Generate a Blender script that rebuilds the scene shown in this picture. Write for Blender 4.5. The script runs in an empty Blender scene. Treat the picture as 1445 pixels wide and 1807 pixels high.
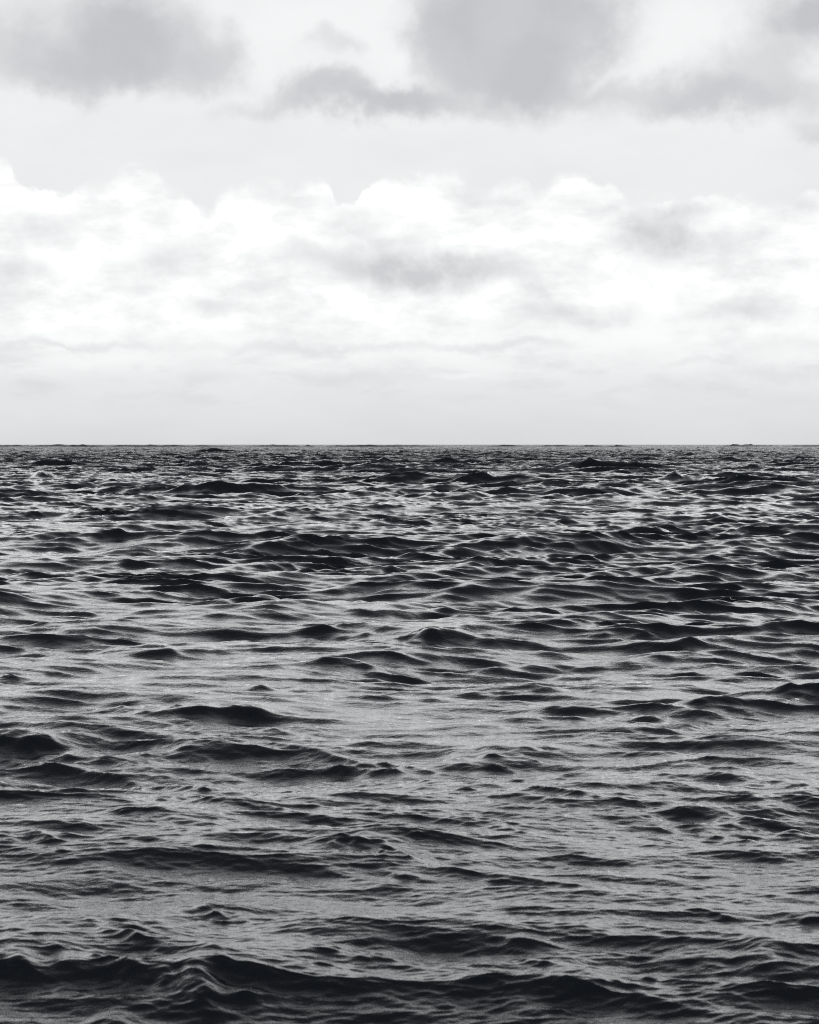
import bpy, math, random
import numpy as np

# ------------------------------------------------------------------ camera
S = bpy.context.scene
CAM_H = 3.5
LENS = 85.0
FPX = LENS / 36.0 * 1807.0            # focal length in photo pixels
PITCH = math.atan((903.5 - 784.5) / FPX)
cam_data = bpy.data.cameras.new("camera")
cam = bpy.data.objects.new("camera", cam_data)
S.collection.objects.link(cam)
cam.location = (0, 0, CAM_H)
cam.rotation_euler = (math.pi / 2 - PITCH, 0, 0)
cam_data.sensor_fit = 'VERTICAL'
cam_data.sensor_height = 36
cam_data.lens = LENS
cam_data.clip_start = 0.1
cam_data.clip_end = 200000
cam_data.dof.use_dof = True
cam_data.dof.focus_distance = 55
cam_data.dof.aperture_fstop = 5.6
S.camera = cam


def ray(u, v):
    """photo pixel -> world direction"""
    x = (u - 722.5) / FPX
    y = (903.5 - v) / FPX
    d = np.array([x, math.cos(PITCH) + y * math.sin(PITCH), -math.sin(PITCH) + y * math.cos(PITCH)])
    return d / np.linalg.norm(d)


def azel(u, v):
    d = ray(u, v)
    return math.atan2(d[0], d[1]), math.asin(d[2])


# ------------------------------------------------------------------ exposure
S.view_settings.view_transform = 'Standard'
S.view_settings.look = 'None'
S.view_settings.exposure = 0
S.view_settings.gamma = 1
S.cycles.use_denoising = False
S.cycles.sample_clamp_indirect = 1.0
S.cycles.filter_width = 1.1

# ------------------------------------------------------------------ sky
SUN_EL, SUN_AZ = math.radians(24), math.radians(193)   # low behind the camera, lighting the cloud bank from the front
BG = 0.1
W = bpy.data.worlds.new("World")
S.world = W
W.use_nodes = True
nt = W.node_tree
nt.nodes.clear()
N = nt.nodes
L = nt.links


def lin(s):
    s = s / 255.0
    return s / 12.92 if s <= 0.04045 else ((s + 0.055) / 1.055) ** 2.4


def put(node, idx, val):
    if hasattr(val, 'is_linked') or isinstance(val, bpy.types.NodeSocket):
        L.new(val, node.inputs[idx])
    else:
        node.inputs[idx].default_value = val


def M(op, a, b=0.0, c=0.0, clamp=False):
    n = N.new('ShaderNodeMath'); n.operation = op; n.use_clamp = clamp
    put(n, 0, a); put(n, 1, b); put(n, 2, c)
    return n.outputs[0]


def V(op, a, b=(0, 0, 0), c=(0, 0, 0)):
    n = N.new('ShaderNodeVectorMath'); n.operation = op
    put(n, 0, a); put(n, 1, b)
    if op == 'MULTIPLY_ADD': put(n, 2, c)
    return n.outputs['Value'] if op in ('LENGTH', 'DOT_PRODUCT') else n.outputs[0]


def smooth(v, lo, hi, a=0.0, b=1.0):
    n = N.new('ShaderNodeMapRange'); n.interpolation_type = 'SMOOTHSTEP'
    put(n, 0, v); put(n, 1, lo); put(n, 2, hi); put(n, 3, a); put(n, 4, b)
    return n.outputs[0]


def lerp(a, b, f):
    n = N.new('ShaderNodeMix'); n.data_type = 'FLOAT'; n.clamp_factor = True
    put(n, 0, f); put(n, 2, a); put(n, 3, b)
    return n.outputs[0]


def noise(vec, scale, detail=6, rough=0.55, dist=0.0, color=False, ntype='FBM'):
    n = N.new('ShaderNodeTexNoise'); n.noise_dimensions = '3D'
    n.noise_type = ntype
    put(n, 'Vector', vec)
    n.inputs['Scale'].default_value = scale
    n.inputs['Detail'].default_value = detail
    n.inputs['Roughness'].default_value = rough
    n.inputs['Distortion'].default_value = dist
    return n.outputs['Color'] if color else n.outputs[0]


def curve(v, pts):
    n = N.new('ShaderNodeFloatCurve')
    L.new(v, n.inputs['Value'])
    c = n.mapping.curves[0]
    n.mapping.clip_min_x = 0; n.mapping.clip_max_x = 1
    n.mapping.clip_min_y = 0; n.mapping.clip_max_y = 1
    while len(c.points) < len(pts):
        c.points.new(0.5, 0.5)
    for p, (x, y) in zip(c.points, sorted(pts)):
        p.location = (x, y)
        p.handle_type = 'AUTO_CLAMPED'
    n.mapping.update()
    return n.outputs[0]


tc = N.new('ShaderNodeTexCoord')
D = tc.outputs['Generated']
K = LENS / 50.0
sep = N.new('ShaderNodeSeparateXYZ'); L.new(D, sep.inputs[0])
AZ = M('ARCTAN2', sep.outputs[0], sep.outputs[1])
EL = M('ARCSINE', sep.outputs[2])
cmb = N.new('ShaderNodeCombineXYZ'); L.new(AZ, cmb.inputs[0]); L.new(EL, cmb.inputs[1])
P0 = cmb.outputs[0]                                     # (azimuth, elevation) on the sky
# wavy warp of the sky position, so cloud masses have ragged outlines
w1 = V('SUBTRACT', noise(D, 9 * K, 5, 0.6, color=True), (0.5, 0.5, 0.5))
w2 = V('SUBTRACT', noise(D, 38 * K, 6, 0.62, color=True), (0.5, 0.5, 0.5))
P = V('MULTIPLY_ADD', w1, (0.06 / K, 0.045 / K, 0), V('MULTIPLY_ADD', w2, (0.02 / K, 0.016 / K, 0), P0))
Psoft = V('MULTIPLY_ADD', w1, (0.055 / K, 0.042 / K, 0), V('MULTIPLY_ADD', w2, (0.016 / K, 0.012 / K, 0), P0))
Phigh = V('MULTIPLY_ADD', w1, (0.10 / K, 0.085 / K, 0), V('MULTIPLY_ADD', w2, (0.03 / K, 0.026 / K, 0), P0))
PX = 1.0 / FPX


def blob(p, u, v, ru, rv, inner=0.2, amp=1.0):
    a, e = azel(u, v)
    sx, sy = 1 / (ru * PX), 1 / (rv * PX)
    l = V('LENGTH', V('MULTIPLY_ADD', p, (sx, sy, 0), (-a * sx, -e * sy, 0)))
    return smooth(l, inner, 1.0, amp, 0.0)


def union(bl):
    """soft union: 1 - prod(1-b)"""
    r = None
    for b in bl:
        q = M('SUBTRACT', 1.0, b)
        r = q if r is None else M('MULTIPLY', r, q)
    return M('SUBTRACT', 1.0, r)


# veil behind everything, by elevation
def el_of(v): return azel(722, v)[1]
vn = M('MULTIPLY', EL, 1.0 / 1.6)
veil_pts = [(0, lin(221)), (el_of(740) / 1.6, lin(227)), (el_of(680) / 1.6, lin(234)), (el_of(600) / 1.6, lin(243)),
            (el_of(330) / 1.6, lin(239)), (el_of(180) / 1.6, lin(242)), (el_of(0) / 1.6, lin(244)),
            (math.radians(19) / 1.6, lin(226)), (math.radians(29) / 1.6, lin(160)), (math.radians(44) / 1.6, lin(104)), (1, lin(84))]  # unseen upper sky, shaped dark so steep wave faces reflect dark
veil = curve(vn, veil_pts)

veil = M('MULTIPLY', veil, smooth(noise(V('MULTIPLY', P0, (6 * K, 16 * K, 1)), 1.3, 5, 0.55), 0.3, 0.7, 0.965, 1.02))
# low far streaks near the horizon
stretch = V('MULTIPLY', P0, (10 * K, 34 * K, 1))
st = noise(stretch, 1.6, 6, 0.6, 0.3)
streak = M('MULTIPLY', smooth(st, 0.47, 0.72), smooth(EL, el_of(745), el_of(690)))
streak = M('MULTIPLY', streak, smooth(EL, el_of(520), el_of(600)))

# cumulus bank: ragged top edge traced by azimuth
edge = [(-60, 300), (0, 272), (25, 305), (60, 335), (105, 345), (150, 328), (200, 312), (222, 292), (270, 288), (290, 318),
        (330, 342), (352, 366), (368, 368), (385, 345), (415, 324), (470, 326), (520, 330), (555, 316), (580, 318), (596, 362), (620, 350),
        (655, 325), (720, 306), (800, 298), (822, 325), (850, 330), (900, 318), (940, 332), (1000, 310), (1085, 322),
        (1105, 352), (1130, 366), (1200, 346), (1300, 350), (1445, 338), (1520, 330)]
A0, A1 = -0.32 / K, 0.34 / K
ax = M('DIVIDE', M('SUBTRACT', AZ, A0), A1 - A0)
pts = []
for u, v in edge:
    a, e = azel(u, v)
    pts.append(((a - A0) / (A1 - A0), e / 0.2))
edge_el = M('MULTIPLY', curve(ax, pts), 0.2)
puff = noise(V('MULTIPLY', P0, (1, 1.15, 1)), 34 * K, 5, 0.6)
puff2 = noise(P0, 95 * K, 5, 0.6)
dn = M('ADD', M('MULTIPLY', M('SUBTRACT', puff, 0.5), 0.024 / K), M('MULTIPLY', M('SUBTRACT', puff2, 0.5), 0.014 / K))
below = M('ADD', M('SUBTRACT', edge_el, EL), dn)        # >0 inside the bank
below = M('MULTIPLY', below, smooth(noise(D, 14 * K, 3, 0.5), 0.35, 0.65, 0.45, 1.5))
bank = smooth(below, -0.0010, 0.0034)
bank = M('MULTIPLY', bank, smooth(EL, el_of(690), el_of(545)))
# soft grey hollows and bases inside the bank
hol = union([
    blob(Psoft, 725, 488, 185, 46, 0.25, 1.0), blob(Psoft, 600, 455, 200, 48, 0.0, 0.6), blob(Psoft, 860, 478, 110, 42, 0.0, 0.35),
    blob(Psoft, 290, 455, 130, 52, 0.0, 0.5), blob(Psoft, 85, 405, 75, 48, 0.0, 0.45), blob(Psoft, 30, 480, 120, 34, 0.0, 0.5),
    blob(Psoft, 1170, 415, 100, 70, 0.2, 0.95), blob(Psoft, 1225, 372, 95, 34, 0.0, 0.6), blob(Psoft, 380, 542, 75, 22, 0.0, 0.55), blob(Psoft, 230, 505, 60, 26, 0.0, 0.35),
    blob(Psoft, 1000, 560, 210, 34, 0.0, 0.5), blob(Psoft, 1300, 560, 160, 36, 0.0, 0.45), blob(Psoft, 1390, 610, 130, 26, 0.0, 0.5), blob(Psoft, 930, 500, 60, 50, 0.0, 0.35),
    blob(Psoft, 640, 395, 80, 40, 0.0, 0.3), blob(Psoft, 1290, 430, 90, 40, 0.0, 0.25)])
fluff = noise(D, 30 * K, 7, 0.6)
hol = M('MULTIPLY', hol, smooth(fluff, 0.28, 0.62, 0.55, 1.1))
gen = M('MULTIPLY', smooth(noise(V('MULTIPLY', P0, (10 * K, 22 * K, 1)), 1.5, 7, 0.6), 0.40, 0.72), 0.52)
hol = M('ADD', hol, M('MULTIPLY', gen, M('SUBTRACT', 1.0, hol)), clamp=True)
# billows: painted self-shading, a little greyer on the side turned down
bv = V('MULTIPLY', P, (1, 1.1, 1))
b0 = noise(bv, 22 * K, 3, 0.5); b1 = noise(V('ADD', bv, (0.003 / K, 0.011 / K, 0)), 22 * K, 3, 0.5)
billow_shade = M('MULTIPLY', smooth(M('SUBTRACT', b1, b0), -0.02, 0.15), 0.11)
hol = M('ADD', hol, billow_shade, clamp=True)
bank_l = lerp(1.045, lin(208), hol)
# bank white above sits just past display white
low = lerp(veil, lin(222), streak)
sky_l = lerp(low, bank_l, bank)
# lower bright puffs
lowp = union([blob(P, 210, 628, 190, 22, 0.0, 0.7), blob(P, 820, 662, 90, 8, 0.0, 0.5), blob(P, 1100, 590, 200, 22, 0.0, 0.55), blob(P, 470, 600, 120, 16, 0.0, 0.3)])
sky_l = lerp(sky_l, lin(251), lowp)
grey_low = union([blob(P, 130, 603, 240, 12, 0.0, 0.5), blob(P, 560, 615, 300, 16, 0.0, 0.55), blob(P, 870, 612, 200, 14, 0.0, 0.5), blob(P, 640, 668, 170, 24, 0.0, 0.55),
                  blob(P, 350, 672, 90, 20, 0.0, 0.5), blob(P, 220, 695, 100, 12, 0.0, 0.4), blob(P, 60, 675, 90, 16, 0.0, 0.35),
                  blob(P, 1380, 655, 180, 20, 0.0, 0.5), blob(P, 830, 705, 130, 14, 0.0, 0.3), blob(P, 1230, 640, 120, 12, 0.0, 0.3)])
sky_l = lerp(sky_l, lin(219), grey_low)
# high grey clouds
bright = union([blob(Phigh, 560, 40, 230, 95, 0.2, 0.9), blob(Phigh, 680, 100, 130, 50, 0.1, 0.9), blob(Phigh, 1200, 70, 110, 90, 0.2, 0.95), blob(Phigh, 1060, 105, 70, 26, 0.1, 0.5), blob(Phigh, 1420, 130, 60, 60, 0, 0.5),
                blob(Phigh, 470, 120, 90, 60, 0.1, 0.5)])
sky_l = lerp(sky_l, lin(247), bright)
dark = union([
    blob(Phigh, 200, 105, 300, 78, 0.0, 0.7), blob(Phigh, 60, 40, 150, 90, 0.0, 0.35), blob(Phigh, 390, 90, 80, 90, 0.0, 0.5), blob(Phigh, 640, 185, 260, 40, 0.0, 0.5), blob(Phigh, 800, 195, 150, 34, 0.0, 0.5),
    blob(Phigh, 1180, 165, 220, 50, 0.0, 0.5), blob(Phigh, 1050, 40, 140, 90, 0.2, 0.9), blob(Phigh, 760, 60, 80, 80, 0.1, 0.6),
    blob(Phigh, 250, 60, 215, 125, 0.15, 1.0), blob(Phigh, 130, 110, 220, 75, 0.1, 0.65), blob(Phigh, 20, 90, 140, 90, 0, 0.35),
    blob(Phigh, 905, 10, 260, 160, 0.35, 1.0), blob(Phigh, 880, 110, 190, 100, 0.2, 1.0), blob(Phigh, 720, 175, 210, 42, 0.1, 0.95),
    blob(Phigh, 545, 158, 130, 48, 0.1, 0.8), blob(Phigh, 570, 75, 60, 34, 0, 0.45), blob(Phigh, 470, 190, 110, 34, 0, 0.4), blob(Phigh, 1060, 145, 170, 40, 0.0, 0.55),
    blob(Phigh, 1300, 185, 200, 52, 0.1, 0.75), blob(Phigh, 1330, 120, 110, 70, 0.1, 0.6), blob(Phigh, 1410, 30, 160, 90, 0.15, 1.0), blob(Phigh, 1440, 230, 90, 34, 0.1, 0.6)])
dsh = smooth(noise(D, 16 * K, 7, 0.55), 0.3, 0.68, 0.88, 1.05)
dark = M('MULTIPLY', dark, dsh, clamp=True)
sky_l = lerp(sky_l, lin(197), dark)
# general broken cloud everywhere outside the photographed part
gn = smooth(noise(V('MULTIPLY', D, (1, 1, 2)), 3.2, 8, 0.58), 0.42, 0.62)
outside = M('MAXIMUM', smooth(M('ABSOLUTE', AZ), 0.19, 0.3), smooth(EL, 0.195, 0.3))
sky_l = M('MULTIPLY', sky_l, lerp(1.0, smooth(gn, 0, 1, 1.12, 0.78), outside))

# extra brightness added past display white, so the sea reflects more light
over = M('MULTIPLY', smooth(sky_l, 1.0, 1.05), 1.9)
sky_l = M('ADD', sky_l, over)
hi = M('MULTIPLY', smooth(EL, math.radians(10.6), math.radians(13)), smooth(EL, math.radians(14), math.radians(27), 1.0, 0.0))  # unseen bright band added above the view to brighten the water
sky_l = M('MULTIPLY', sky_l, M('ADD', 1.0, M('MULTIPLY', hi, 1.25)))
# thin clouds over a physical sky, seen in near monochrome
sky = N.new('ShaderNodeTexSky'); sky.sky_type = 'NISHITA'; sky.sun_disc = False
sky.sun_elevation = SUN_EL; sky.sun_rotation = SUN_AZ
hs = N.new('ShaderNodeHueSaturation'); hs.inputs['Saturation'].default_value = 0.12
L.new(sky.outputs[0], hs.inputs['Color'])
cl = N.new('ShaderNodeCombineColor')
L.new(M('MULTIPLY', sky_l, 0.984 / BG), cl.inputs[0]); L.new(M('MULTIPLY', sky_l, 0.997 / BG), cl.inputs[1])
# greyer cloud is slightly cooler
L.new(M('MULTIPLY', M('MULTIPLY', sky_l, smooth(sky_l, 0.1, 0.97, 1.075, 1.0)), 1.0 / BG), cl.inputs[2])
mx = N.new('ShaderNodeMix'); mx.data_type = 'RGBA'; mx.inputs[0].default_value = 0.97
L.new(hs.outputs[0], mx.inputs[6]); L.new(cl.outputs[0], mx.inputs[7])
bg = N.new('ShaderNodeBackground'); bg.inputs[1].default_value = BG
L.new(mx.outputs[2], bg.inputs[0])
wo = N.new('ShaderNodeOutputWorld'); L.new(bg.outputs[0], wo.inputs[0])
W.cycles.sampling_method = 'MANUAL'
W.cycles.sample_map_resolution = 512

# ------------------------------------------------------------------ sun, veiled by cloud
sd = bpy.data.lights.new("sun", 'SUN')
sd.energy = 0.5
sd.angle = math.radians(12)
sd.color = (1.0, 0.97, 0.93)
sun = bpy.data.objects.new("sun", sd)
S.collection.objects.link(sun)
# direction TOWARDS the sun: rotation measured like the sky texture
sdir = (math.sin(SUN_AZ) * math.cos(SUN_EL), math.cos(SUN_AZ) * math.cos(SUN_EL), math.sin(SUN_EL))
from mathutils import Vector
sun.rotation_euler = Vector(sdir).to_track_quat('Z', 'Y').to_euler()
sun.location = (0, -20, 30)


# ------------------------------------------------------------------ sea surface
rng = np.random.default_rng(11)


def ocean_tile(Lt, n, lam_lo, lam_hi, peak, rms, wind, spread, slope_pow, chop):
    k1 = 2 * np.pi * np.fft.fftfreq(n, Lt / n)
    kx, ky = np.meshgrid(k1, k1, indexing='ij')
    k = np.hypot(kx, ky); k[0, 0] = 1
    th = np.arctan2(ky, kx)
    lam = 2 * np.pi / k
    kp = 2 * np.pi / peak
    amp = np.exp(-0.62 * (kp / k) ** 2) * k ** (-slope_pow / 2)
    c = np.cos(th - wind)
    sp = np.where(c > 0, np.abs(c) ** spread, 0.0) + 0.05
    amp *= sp
    m = (lam >= lam_lo) & (lam <= lam_hi)
    taper = np.clip((lam - lam_lo) / (0.5 * lam_lo), 0, 1)
    amp = amp * m * taper; amp[0, 0] = 0
    h = amp * (rng.normal(size=(n, n)) + 1j * rng.normal(size=(n, n)))
    hz = np.fft.ifft2(h).real
    s = rms / hz.std()
    dx = np.fft.ifft2(h * (1j) * kx / k).real * s * chop
    dy = np.fft.ifft2(h * (1j) * ky / k).real * s * chop
    return np.stack([dx, dy, hz * s], -1).astype(np.float32)


def sample(tile, Lt, x, y):
    n = tile.shape[0]
    fx = (x / Lt * n) % n; fy = (y / Lt * n) % n
    ix = np.floor(fx).astype(np.int32); iy = np.floor(fy).astype(np.int32)
    fx = (fx - ix).astype(np.float32)[..., None]; fy = (fy - iy).astype(np.float32)[..., None]
    ix %= n; iy %= n
    jx = (ix + 1) % n; jy = (iy + 1) % n
    # smooth weights keep crests round between samples
    return ((tile[ix, iy] * (1 - fx) + tile[jx, iy] * fx) * (1 - fy) +
            (tile[ix, jy] * (1 - fx) + tile[jx, jy] * fx) * fy)


WIND = math.radians(-98)
tiles = [
    (211.0, ocean_tile(211.0, 2048, 0.7, 60, 18.0, 0.128, WIND, 5, 3.9, 1.0), 2.0),
    (143.0, ocean_tile(143.0, 1024, 0.9, 30, 9.0, 0.055, WIND + 0.95, 6, 3.6, 1.0), 2.0),
    (29.0, ocean_tile(29.0, 1024, 0.22, 1.4, 1.2, 0.0150, WIND - 0.75, 4, 3.3, 1.0), 0.5),
    (37.0, ocean_tile(37.0, 1024, 0.30, 1.8, 1.8, 0.0260, WIND + 0.25, 2.5, 3.5, 1.15), 0.5),
    (9.7, ocean_tile(9.7, 1024, 0.05, 0.34, 0.3, 0.0054, WIND - 0.3, 2.0, 3.2, 1.0), 0.12),
]

# polar sheet: fine in front of the viewer, coarser all round, out to the horizon
def qstep(r):
    if r < 11: return 0.012 if r > 6 else 0.05
    if r < 3500: return min(max(6.0e-5 * r, 0.0009), 0.0019)
    return 0.01


rr = [0.06]
while rr[-1] < 60000:
    r = rr[-1]
    q = qstep(r)
    rr.append(r * (1 + q))
rr = np.array(rr)
inner = np.arange(-0.19, 0.19, 0.00031)
outer = [0.19]
st_ = 0.0006
while outer[-1] + st_ < math.pi:
    outer.append(outer[-1] + st_); st_ = min(st_ * 1.12, 0.03)
outer = np.array(outer)
th = np.concatenate([-outer[::-1], inner, outer])
NR, NT = len(rr), len(th)
print("sea grid", NR, NT, NR * NT)
R, T = np.meshgrid(rr, th, indexing='ij')
X = R * np.sin(T); Y = R * np.cos(T)

# single crests standing out of the chop: photo pixel of the crest, half width, height, slant -> place, size in metres
CRESTS = [
    (80, 820, 50, 12, 0), (45, 843, 55, 18, 0), (215, 824, 80, 9, 0), (378, 795, 36, 13, 0), (270, 865, 26, 7, 0),
    (162, 902, 22, 11, 0), (320, 912, 120, 12, 0), (25, 942, 55, 16, .2), (618, 1003, 40, 20, 0), (470, 1048, 60, 22, 0),
    (285, 1012, 65, 10, 0), (345, 1024, 80, 16, 0), (150, 1079, 30, 12, 0), (200, 1090, 45, 8, 0), (612, 1052, 34, 12, 0),
    (720, 1082, 60, 18, 0), (700, 908, 34, 14, 0), (625, 942, 50, 8, 0), (230, 958, 36, 8, 0), (345, 948, 42, 12, 0),
    (1045, 826, 90, 15, 0), (1392, 818, 32, 12, 0), (1210, 850, 46, 14, 0), (1010, 925, 50, 10, 0), (1262, 920, 32, 9, 0),
    (1140, 935, 55, 13, 0), (1412, 896, 46, 11, 0), (940, 949, 36, 10, 0), (760, 955, 40, 9, 0), (920, 990, 110, 18, 0),
    (1290, 970, 66, 9, 0), (1325, 1009, 60, 12, 0), (1010, 1057, 55, 26, 0), (1300, 1064, 90, 24, 0), (800, 1080, 60, 12, 0),
    (765, 1130, 60, 26, 0), (1160, 1135, 90, 28, 0), (1395, 1120, 85, 28, 0), (1400, 1092, 70, 20, 0), (40, 1190, 45, 15, 0),
    (243, 1256, 60, 20, 0), (400, 1258, 95, 34, 0), (275, 1316, 52, 14, 0), (50, 1298, 70, 40, .1), (200, 1360, 65, 26, .15),
    (385, 1382, 80, 24, .2), (100, 1408, 115, 30, 0), (310, 1398, 50, 30, 0), (575, 1113, 90, 13, -.1), (850, 1130, 80, 30, 0),
    (620, 1168, 72, 24, .1), (680, 1230, 78, 14, 0), (930, 1158, 90, 30, -.1), (860, 1332, 78, 32, .1), (640, 1342, 62, 24, .2),
    (818, 1405, 22, 10, 0), (850, 1462, 80, 20, .35), (1415, 1230, 46, 22, 0), (1290, 1252, 75, 26, 0), (1180, 1288, 78, 22, 0),
    (985, 1264, 46, 10, 0), (1380, 1398, 80, 26, 0), (1225, 1465, 65, 22, .3), (1370, 1458, 65, 26, .2), (45, 1508, 60, 34, 0),
    (640, 1508, 50, 34, 0), (715, 1528, 42, 26, .1), (405, 1532, 62, 9, 0), (380, 1622, 46, 24, .2), (250, 1672, 60, 46, .3),
    (60, 1708, 95, 50, .1), (225, 1730, 70, 30, .2), (385, 1738, 90, 60, .35), (635, 1690, 60, 28, .2), (180, 1778, 100, 28, 0),
    (810, 1556, 90, 34, .1), (960, 1672, 140, 34, .15), (1030, 1742, 85, 52, .1), (1380, 1700, 130, 60, .1), (880, 1745, 70, 20, .15),
    (1260, 1622, 46, 16, .25), (1430, 1632, 50, 18, -.1), (1110, 1212, 120, 8, 0), (500, 1208, 60, 14, 0), (905, 1215, 90, 7, -.1),
    (60, 870, 60, 6, 0), (1100, 1235, 60, 12, 0), (870, 1000, 50, 10, 0), (1350, 1040, 60, 12, 0), (1400, 1030, 60, 12, 0),
    (1290, 1010, 50, 10, .1), (520, 870, 60, 6, 0), (900, 860, 60, 6, 0), (1180, 1075, 60, 10, 0), (600, 800, 60, 5, 0), (1200, 1730, 90, 24, .1),
    (200, 1345, 210, 16, .25), (920, 1400, 270, 11, .3), (1020, 1570, 270, 15, .2), (640, 1335, 200, 13, .32), (560, 1640, 220, 14, .25), (1150, 1350, 220, 9, -.15), (350, 1150, 240, 9, -.1)]


# each larger crest is a group: smaller crests ride beside and in front of it
cr = random.Random(9)
for (u, v, hw, hp, sl) in list(CRESTS):
    if hw >= 44 and hp >= 12:
        for _ in range(3):
            q = cr.uniform(0.3, 0.6)
            CRESTS.append((u + cr.uniform(-1.25, 1.25) * hw, v + cr.uniform(-0.3, 1.1) * hp, hw * q * 1.2, hp * q * 0.6, sl + cr.uniform(-.25, .25)))


def lownoise(x, y, f, seed):
    r = np.random.default_rng(seed)
    o = np.zeros_like(x)
    for i in range(7):
        a = r.uniform(0, 2 * np.pi); k = f * r.uniform(0.6, 2.2)
        o += np.sin(x * k * np.cos(a) + y * k * np.sin(a) + r.uniform(0, 6.28)) / math.sqrt(7)
    return o


Z = np.zeros_like(X); DX = np.zeros_like(X); DY = np.zeros_like(X)
# local patch of calmer / rougher water
gust = np.clip(1.0 + 0.22 * lownoise(X, Y, 0.11, 5) + 0.28 * lownoise(X, Y, 0.45, 8), 0.8, 1.8)
lanes = np.clip(1.0 + 0.22 * lownoise(X * 0.35 + 0.1 * Y, Y, 0.16, 21) + 0.15 * lownoise(X * 0.5, Y, 0.05, 22), 0.5, 1.6)
# a smooth diagonal slick, from the middle distance down to the right foreground
sl_d = ((X + 1.9) * 15 + (Y - 36) * 3.8) / math.hypot(15, 3.8) + 0.5 * lownoise(X, Y, 0.35, 33)
gust *= 1 - 0.3 * np.exp(-(sl_d / 1.3) ** 2) - 0.35 * np.exp(-((sl_d - 4.6) / 1.2) ** 2)
lanes *= 1 - 0.3 * np.exp(-(sl_d / 1.5) ** 2)
far = 0.62 + 0.38 * np.clip((R - 14) / 45, 0, 1) + 0.9 * np.clip((R - 60) / 350, 0, 1) ** 0.7
spacing = R * np.clip(6.0e-5 * R, 0.0009, 0.0019)
for i, (Lt, tile, lam) in enumerate(tiles):
    a = np.clip(1.6 - spacing / (lam * 0.6), 0.0, 1.0)
    a = np.maximum(a, (1.0, 1.0, 0.6, 0.6, 0.0)[i])
    live = a.max(axis=1) > 0
    n = int(live.sum())
    rot = (0.0, 0.12, 0.2, -0.22, 0.3)[i]
    ca, sa = math.cos(rot), math.sin(rot)
    xs, ys = X[:n] * ca + Y[:n] * sa + 17.3 * (i + 1), -X[:n] * sa + Y[:n] * ca + 5.1
    st = (0.72, 0.8, 0.75, 0.6, 0.75)[i]                      # wind seas are longer along the crest
    d = sample(tile, Lt, xs * st, ys)
    g = (gust[:n] if i > 1 else lanes[:n]) * a[:n] * (far[:n] if i < 2 else far[:n] * (0.72 + 0.28 * np.clip((R[:n] - 22) / 40, 0, 1)))
    ux, uy = d[..., 0] * g, d[..., 1] * g
    DX[:n] += ux * ca - uy * sa
    DY[:n] += ux * sa + uy * ca
    Z[:n] += d[..., 2] * g
    del d, ux, uy, xs, ys

for ci, (u, v, hw, hp, sl) in enumerate(CRESTS):
    d = ray(u, v + 0.3 * hp)
    t = CAM_H / -d[2]
    cx, cy = d[0] * t, d[1] * t
    dist = math.hypot(cx, cy)
    wx = hw * dist / FPX
    H = min((0.85 if v < 960 else 0.46 if v < 1450 else 0.36) * hp * dist / FPX, 1.3)
    front = H * 1.7 + 0.02
    back = H * 5 + 0.12
    # only rows within reach
    r0, r1 = dist - front * 4 - wx, dist + back * 4 + wx
    i0, i1 = np.searchsorted(rr, [max(r0, 0.1), r1])
    th_c = math.atan2(cx, cy); dth = (wx * 3.2) / max(dist, 1)
    j0, j1 = np.searchsorted(th, [th_c - dth, th_c + dth])
    sx, sy = X[i0:i1, j0:j1] - cx, Y[i0:i1, j0:j1] - cy
    s3 = -max(min(sl, 0.3), -0.3) * min(dist, 36) / CAM_H * 0.45
    bend = lownoise(sx, sy, 2.2 / wx, 100 + ci)
    b2 = lownoise(sx, sy, 5.5 / wx, 500 + ci)
    yy = sy - sx * s3 + bend * front * 0.5 + b2 * front * 0.18 + (sx / wx) ** 2 * front * 0.5 * (1 if ci % 3 else -1)
    env = np.exp(-np.abs(sx / (wx * 1.35)) ** 2.4) * np.clip(0.95 + 0.33 * lownoise(sx, sy, 3.4 / wx, 300 + ci), 0.4, 1.5)
    e0 = 0.12 * front
    prof = np.where(yy < 0, np.exp(-(np.sqrt(yy * yy + e0 * e0) - e0) / front), np.exp(-(np.sqrt(yy * yy + e0 * e0) - e0) / back))
    prof -= 0.10 * np.exp(-((yy + front * 3) / (front * 1.8)) ** 2)
    Z[i0:i1, j0:j1] += H * env * prof
    DY[i0:i1, j0:j1] -= 0.06 * H * env * prof

# far swells that just break the line of the horizon
hr = np.random.default_rng(4)
for u, cy, H, wx in [(1322, 3300, 4.5, 14), (1298, 3330, 4.1, 20)] + [(hr.uniform(-900, 2300), hr.uniform(2600, 3400), hr.uniform(2.6, 3.6), hr.uniform(10, 50)) for _ in range(90)]:
    cx = cy * (u - 722.5) / FPX
    dist = math.hypot(cx, cy)
    i0, i1 = np.searchsorted(rr, [dist - 70, dist + 140])
    th_c = math.atan2(cx, cy)
    j0, j1 = np.searchsorted(th, [th_c - 3.5 * wx / dist, th_c + 3.5 * wx / dist])
    sx, sy = X[i0:i1, j0:j1] - cx, Y[i0:i1, j0:j1] - cy
    env = np.exp(-np.abs(sx / wx) ** 1.6) * np.clip(1 + 0.12 * lownoise(sx, sy * 0, 9.0 / wx, int(u) + 2000), 0.3, 1.5)
    Z[i0:i1, j0:j1] = np.maximum(Z[i0:i1, j0:j1], H * env * np.where(sy < 0, np.exp(sy / 14), np.exp(-sy / 60)))
X += DX; Y += DY
co = np.stack([X, Y, Z], -1).astype(np.float32).reshape(-1, 3)
del X, Y, Z, DX, DY, R, T, gust, spacing
ii = np.arange(NR - 1)[:, None] * NT; jj = np.arange(NT - 1)[None, :]
a = (ii + jj).ravel()
quads = np.stack([a, a + NT, a + NT + 1, a + 1], -1).astype(np.int32)
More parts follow.
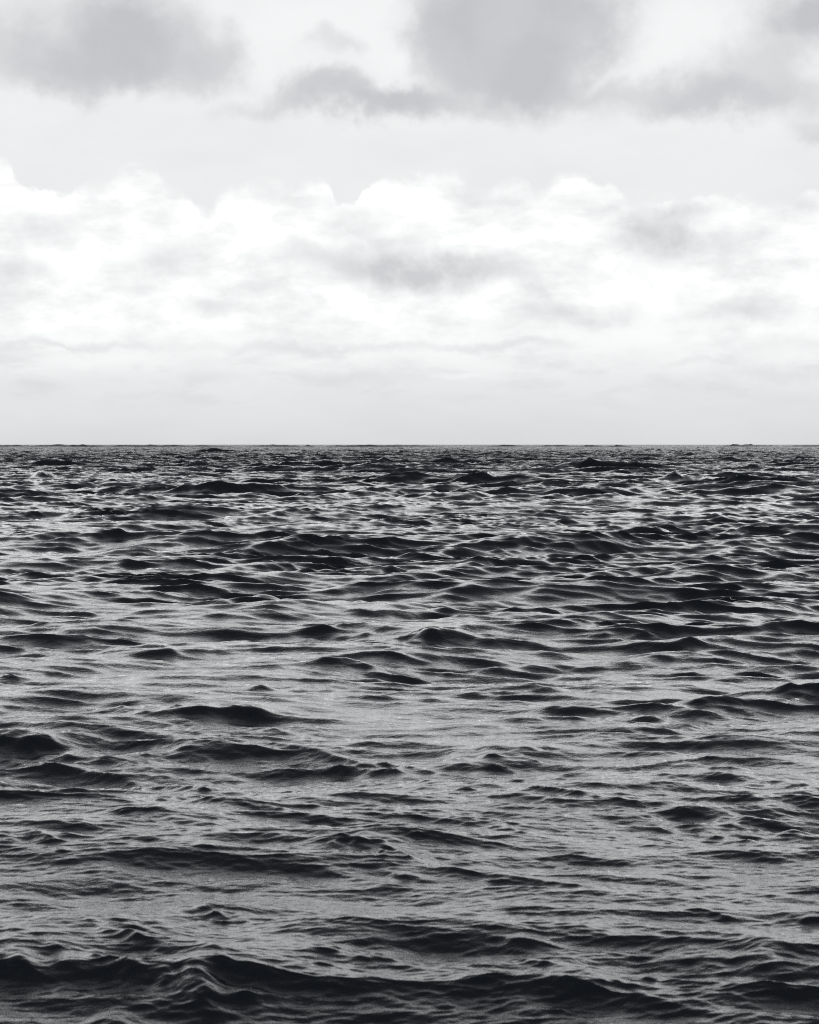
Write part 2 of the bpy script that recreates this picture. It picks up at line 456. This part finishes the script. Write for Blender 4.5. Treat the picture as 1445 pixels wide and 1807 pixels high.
# close the seam behind the camera
e = np.arange(NR - 1) * NT
seam = np.stack([e + NT - 1, e + 2 * NT - 1, e + NT, e], -1).astype(np.int32)
quads = np.concatenate([quads, seam])
me = bpy.data.meshes.new("sea")
me.vertices.add(len(co)); me.vertices.foreach_set('co', co.ravel())
me.loops.add(quads.size); me.loops.foreach_set('vertex_index', quads[:, ::-1].ravel())
me.polygons.add(len(quads))
me.polygons.foreach_set('loop_start', np.arange(0, quads.size, 4, dtype=np.int32))
me.polygons.foreach_set('use_smooth', np.ones(len(quads), dtype=bool))
me.update(calc_edges=True)
up = me.polygons[len(quads) // 2].normal.z
print("normal z", up)
sea = bpy.data.objects.new("sea", me)
S.collection.objects.link(sea)
sea['kind'] = 'structure'
sea['label'] = 'dark choppy open sea under a cloudy sky'
sea['category'] = 'sea'

mat = bpy.data.materials.new("sea_water")
mat.use_nodes = True
nt = mat.node_tree; N = nt.nodes; L = nt.links
bs = N['Principled BSDF']
bs.inputs['Base Color'].default_value = (0.0036, 0.0056, 0.0086, 1)
bs.inputs['Roughness'].default_value = 0.035
bs.inputs['IOR'].default_value = 1.5
geo = N.new('ShaderNodeNewGeometry')
pos = geo.outputs['Position']
r1 = noise(V('MULTIPLY', pos, (1, 1.4, 1)), 8.5, 5, 0.6, 0.3)
r2 = noise(V('MULTIPLY', pos, (1, 1.3, 1)), 34, 3, 0.6, 0.2)
hgt = M('ADD', M('MULTIPLY', r1, 0.010), M('MULTIPLY', r2, 0.0016))
bp = N.new('ShaderNodeBump')
bp.inputs['Strength'].default_value = 1.0
bp.inputs['Distance'].default_value = 1.0
L.new(hgt, bp.inputs['Height'])
# ripples too fine to resolve far out: the slope itself varies
tilt = V('SUBTRACT', noise(V('MULTIPLY', pos, (1, 1.6, 1)), 2.2, 5, 0.75, color=True), (0.5, 0.5, 0.5))
ld = V('LENGTH', pos)
ts = smooth(ld, 30, 650, 0.0, 1.75)
# normals tilted to -Y, added so the far water reflects darker
lean = V('MULTIPLY_ADD', V('ABSOLUTE', tilt), (0, -2.2, 0), (0, -0.04, 0))
tv = V('ADD', V('MULTIPLY', tilt, (0.8, 0.3, 0.0)), lean)
sc = N.new('ShaderNodeVectorMath'); sc.operation = 'SCALE'
L.new(tv, sc.inputs[0]); L.new(ts, sc.inputs['Scale'])
nn = V('NORMALIZE', V('ADD', bp.outputs[0], sc.outputs[0]))
L.new(nn, bs.inputs['Normal'])
me.materials.append(mat)
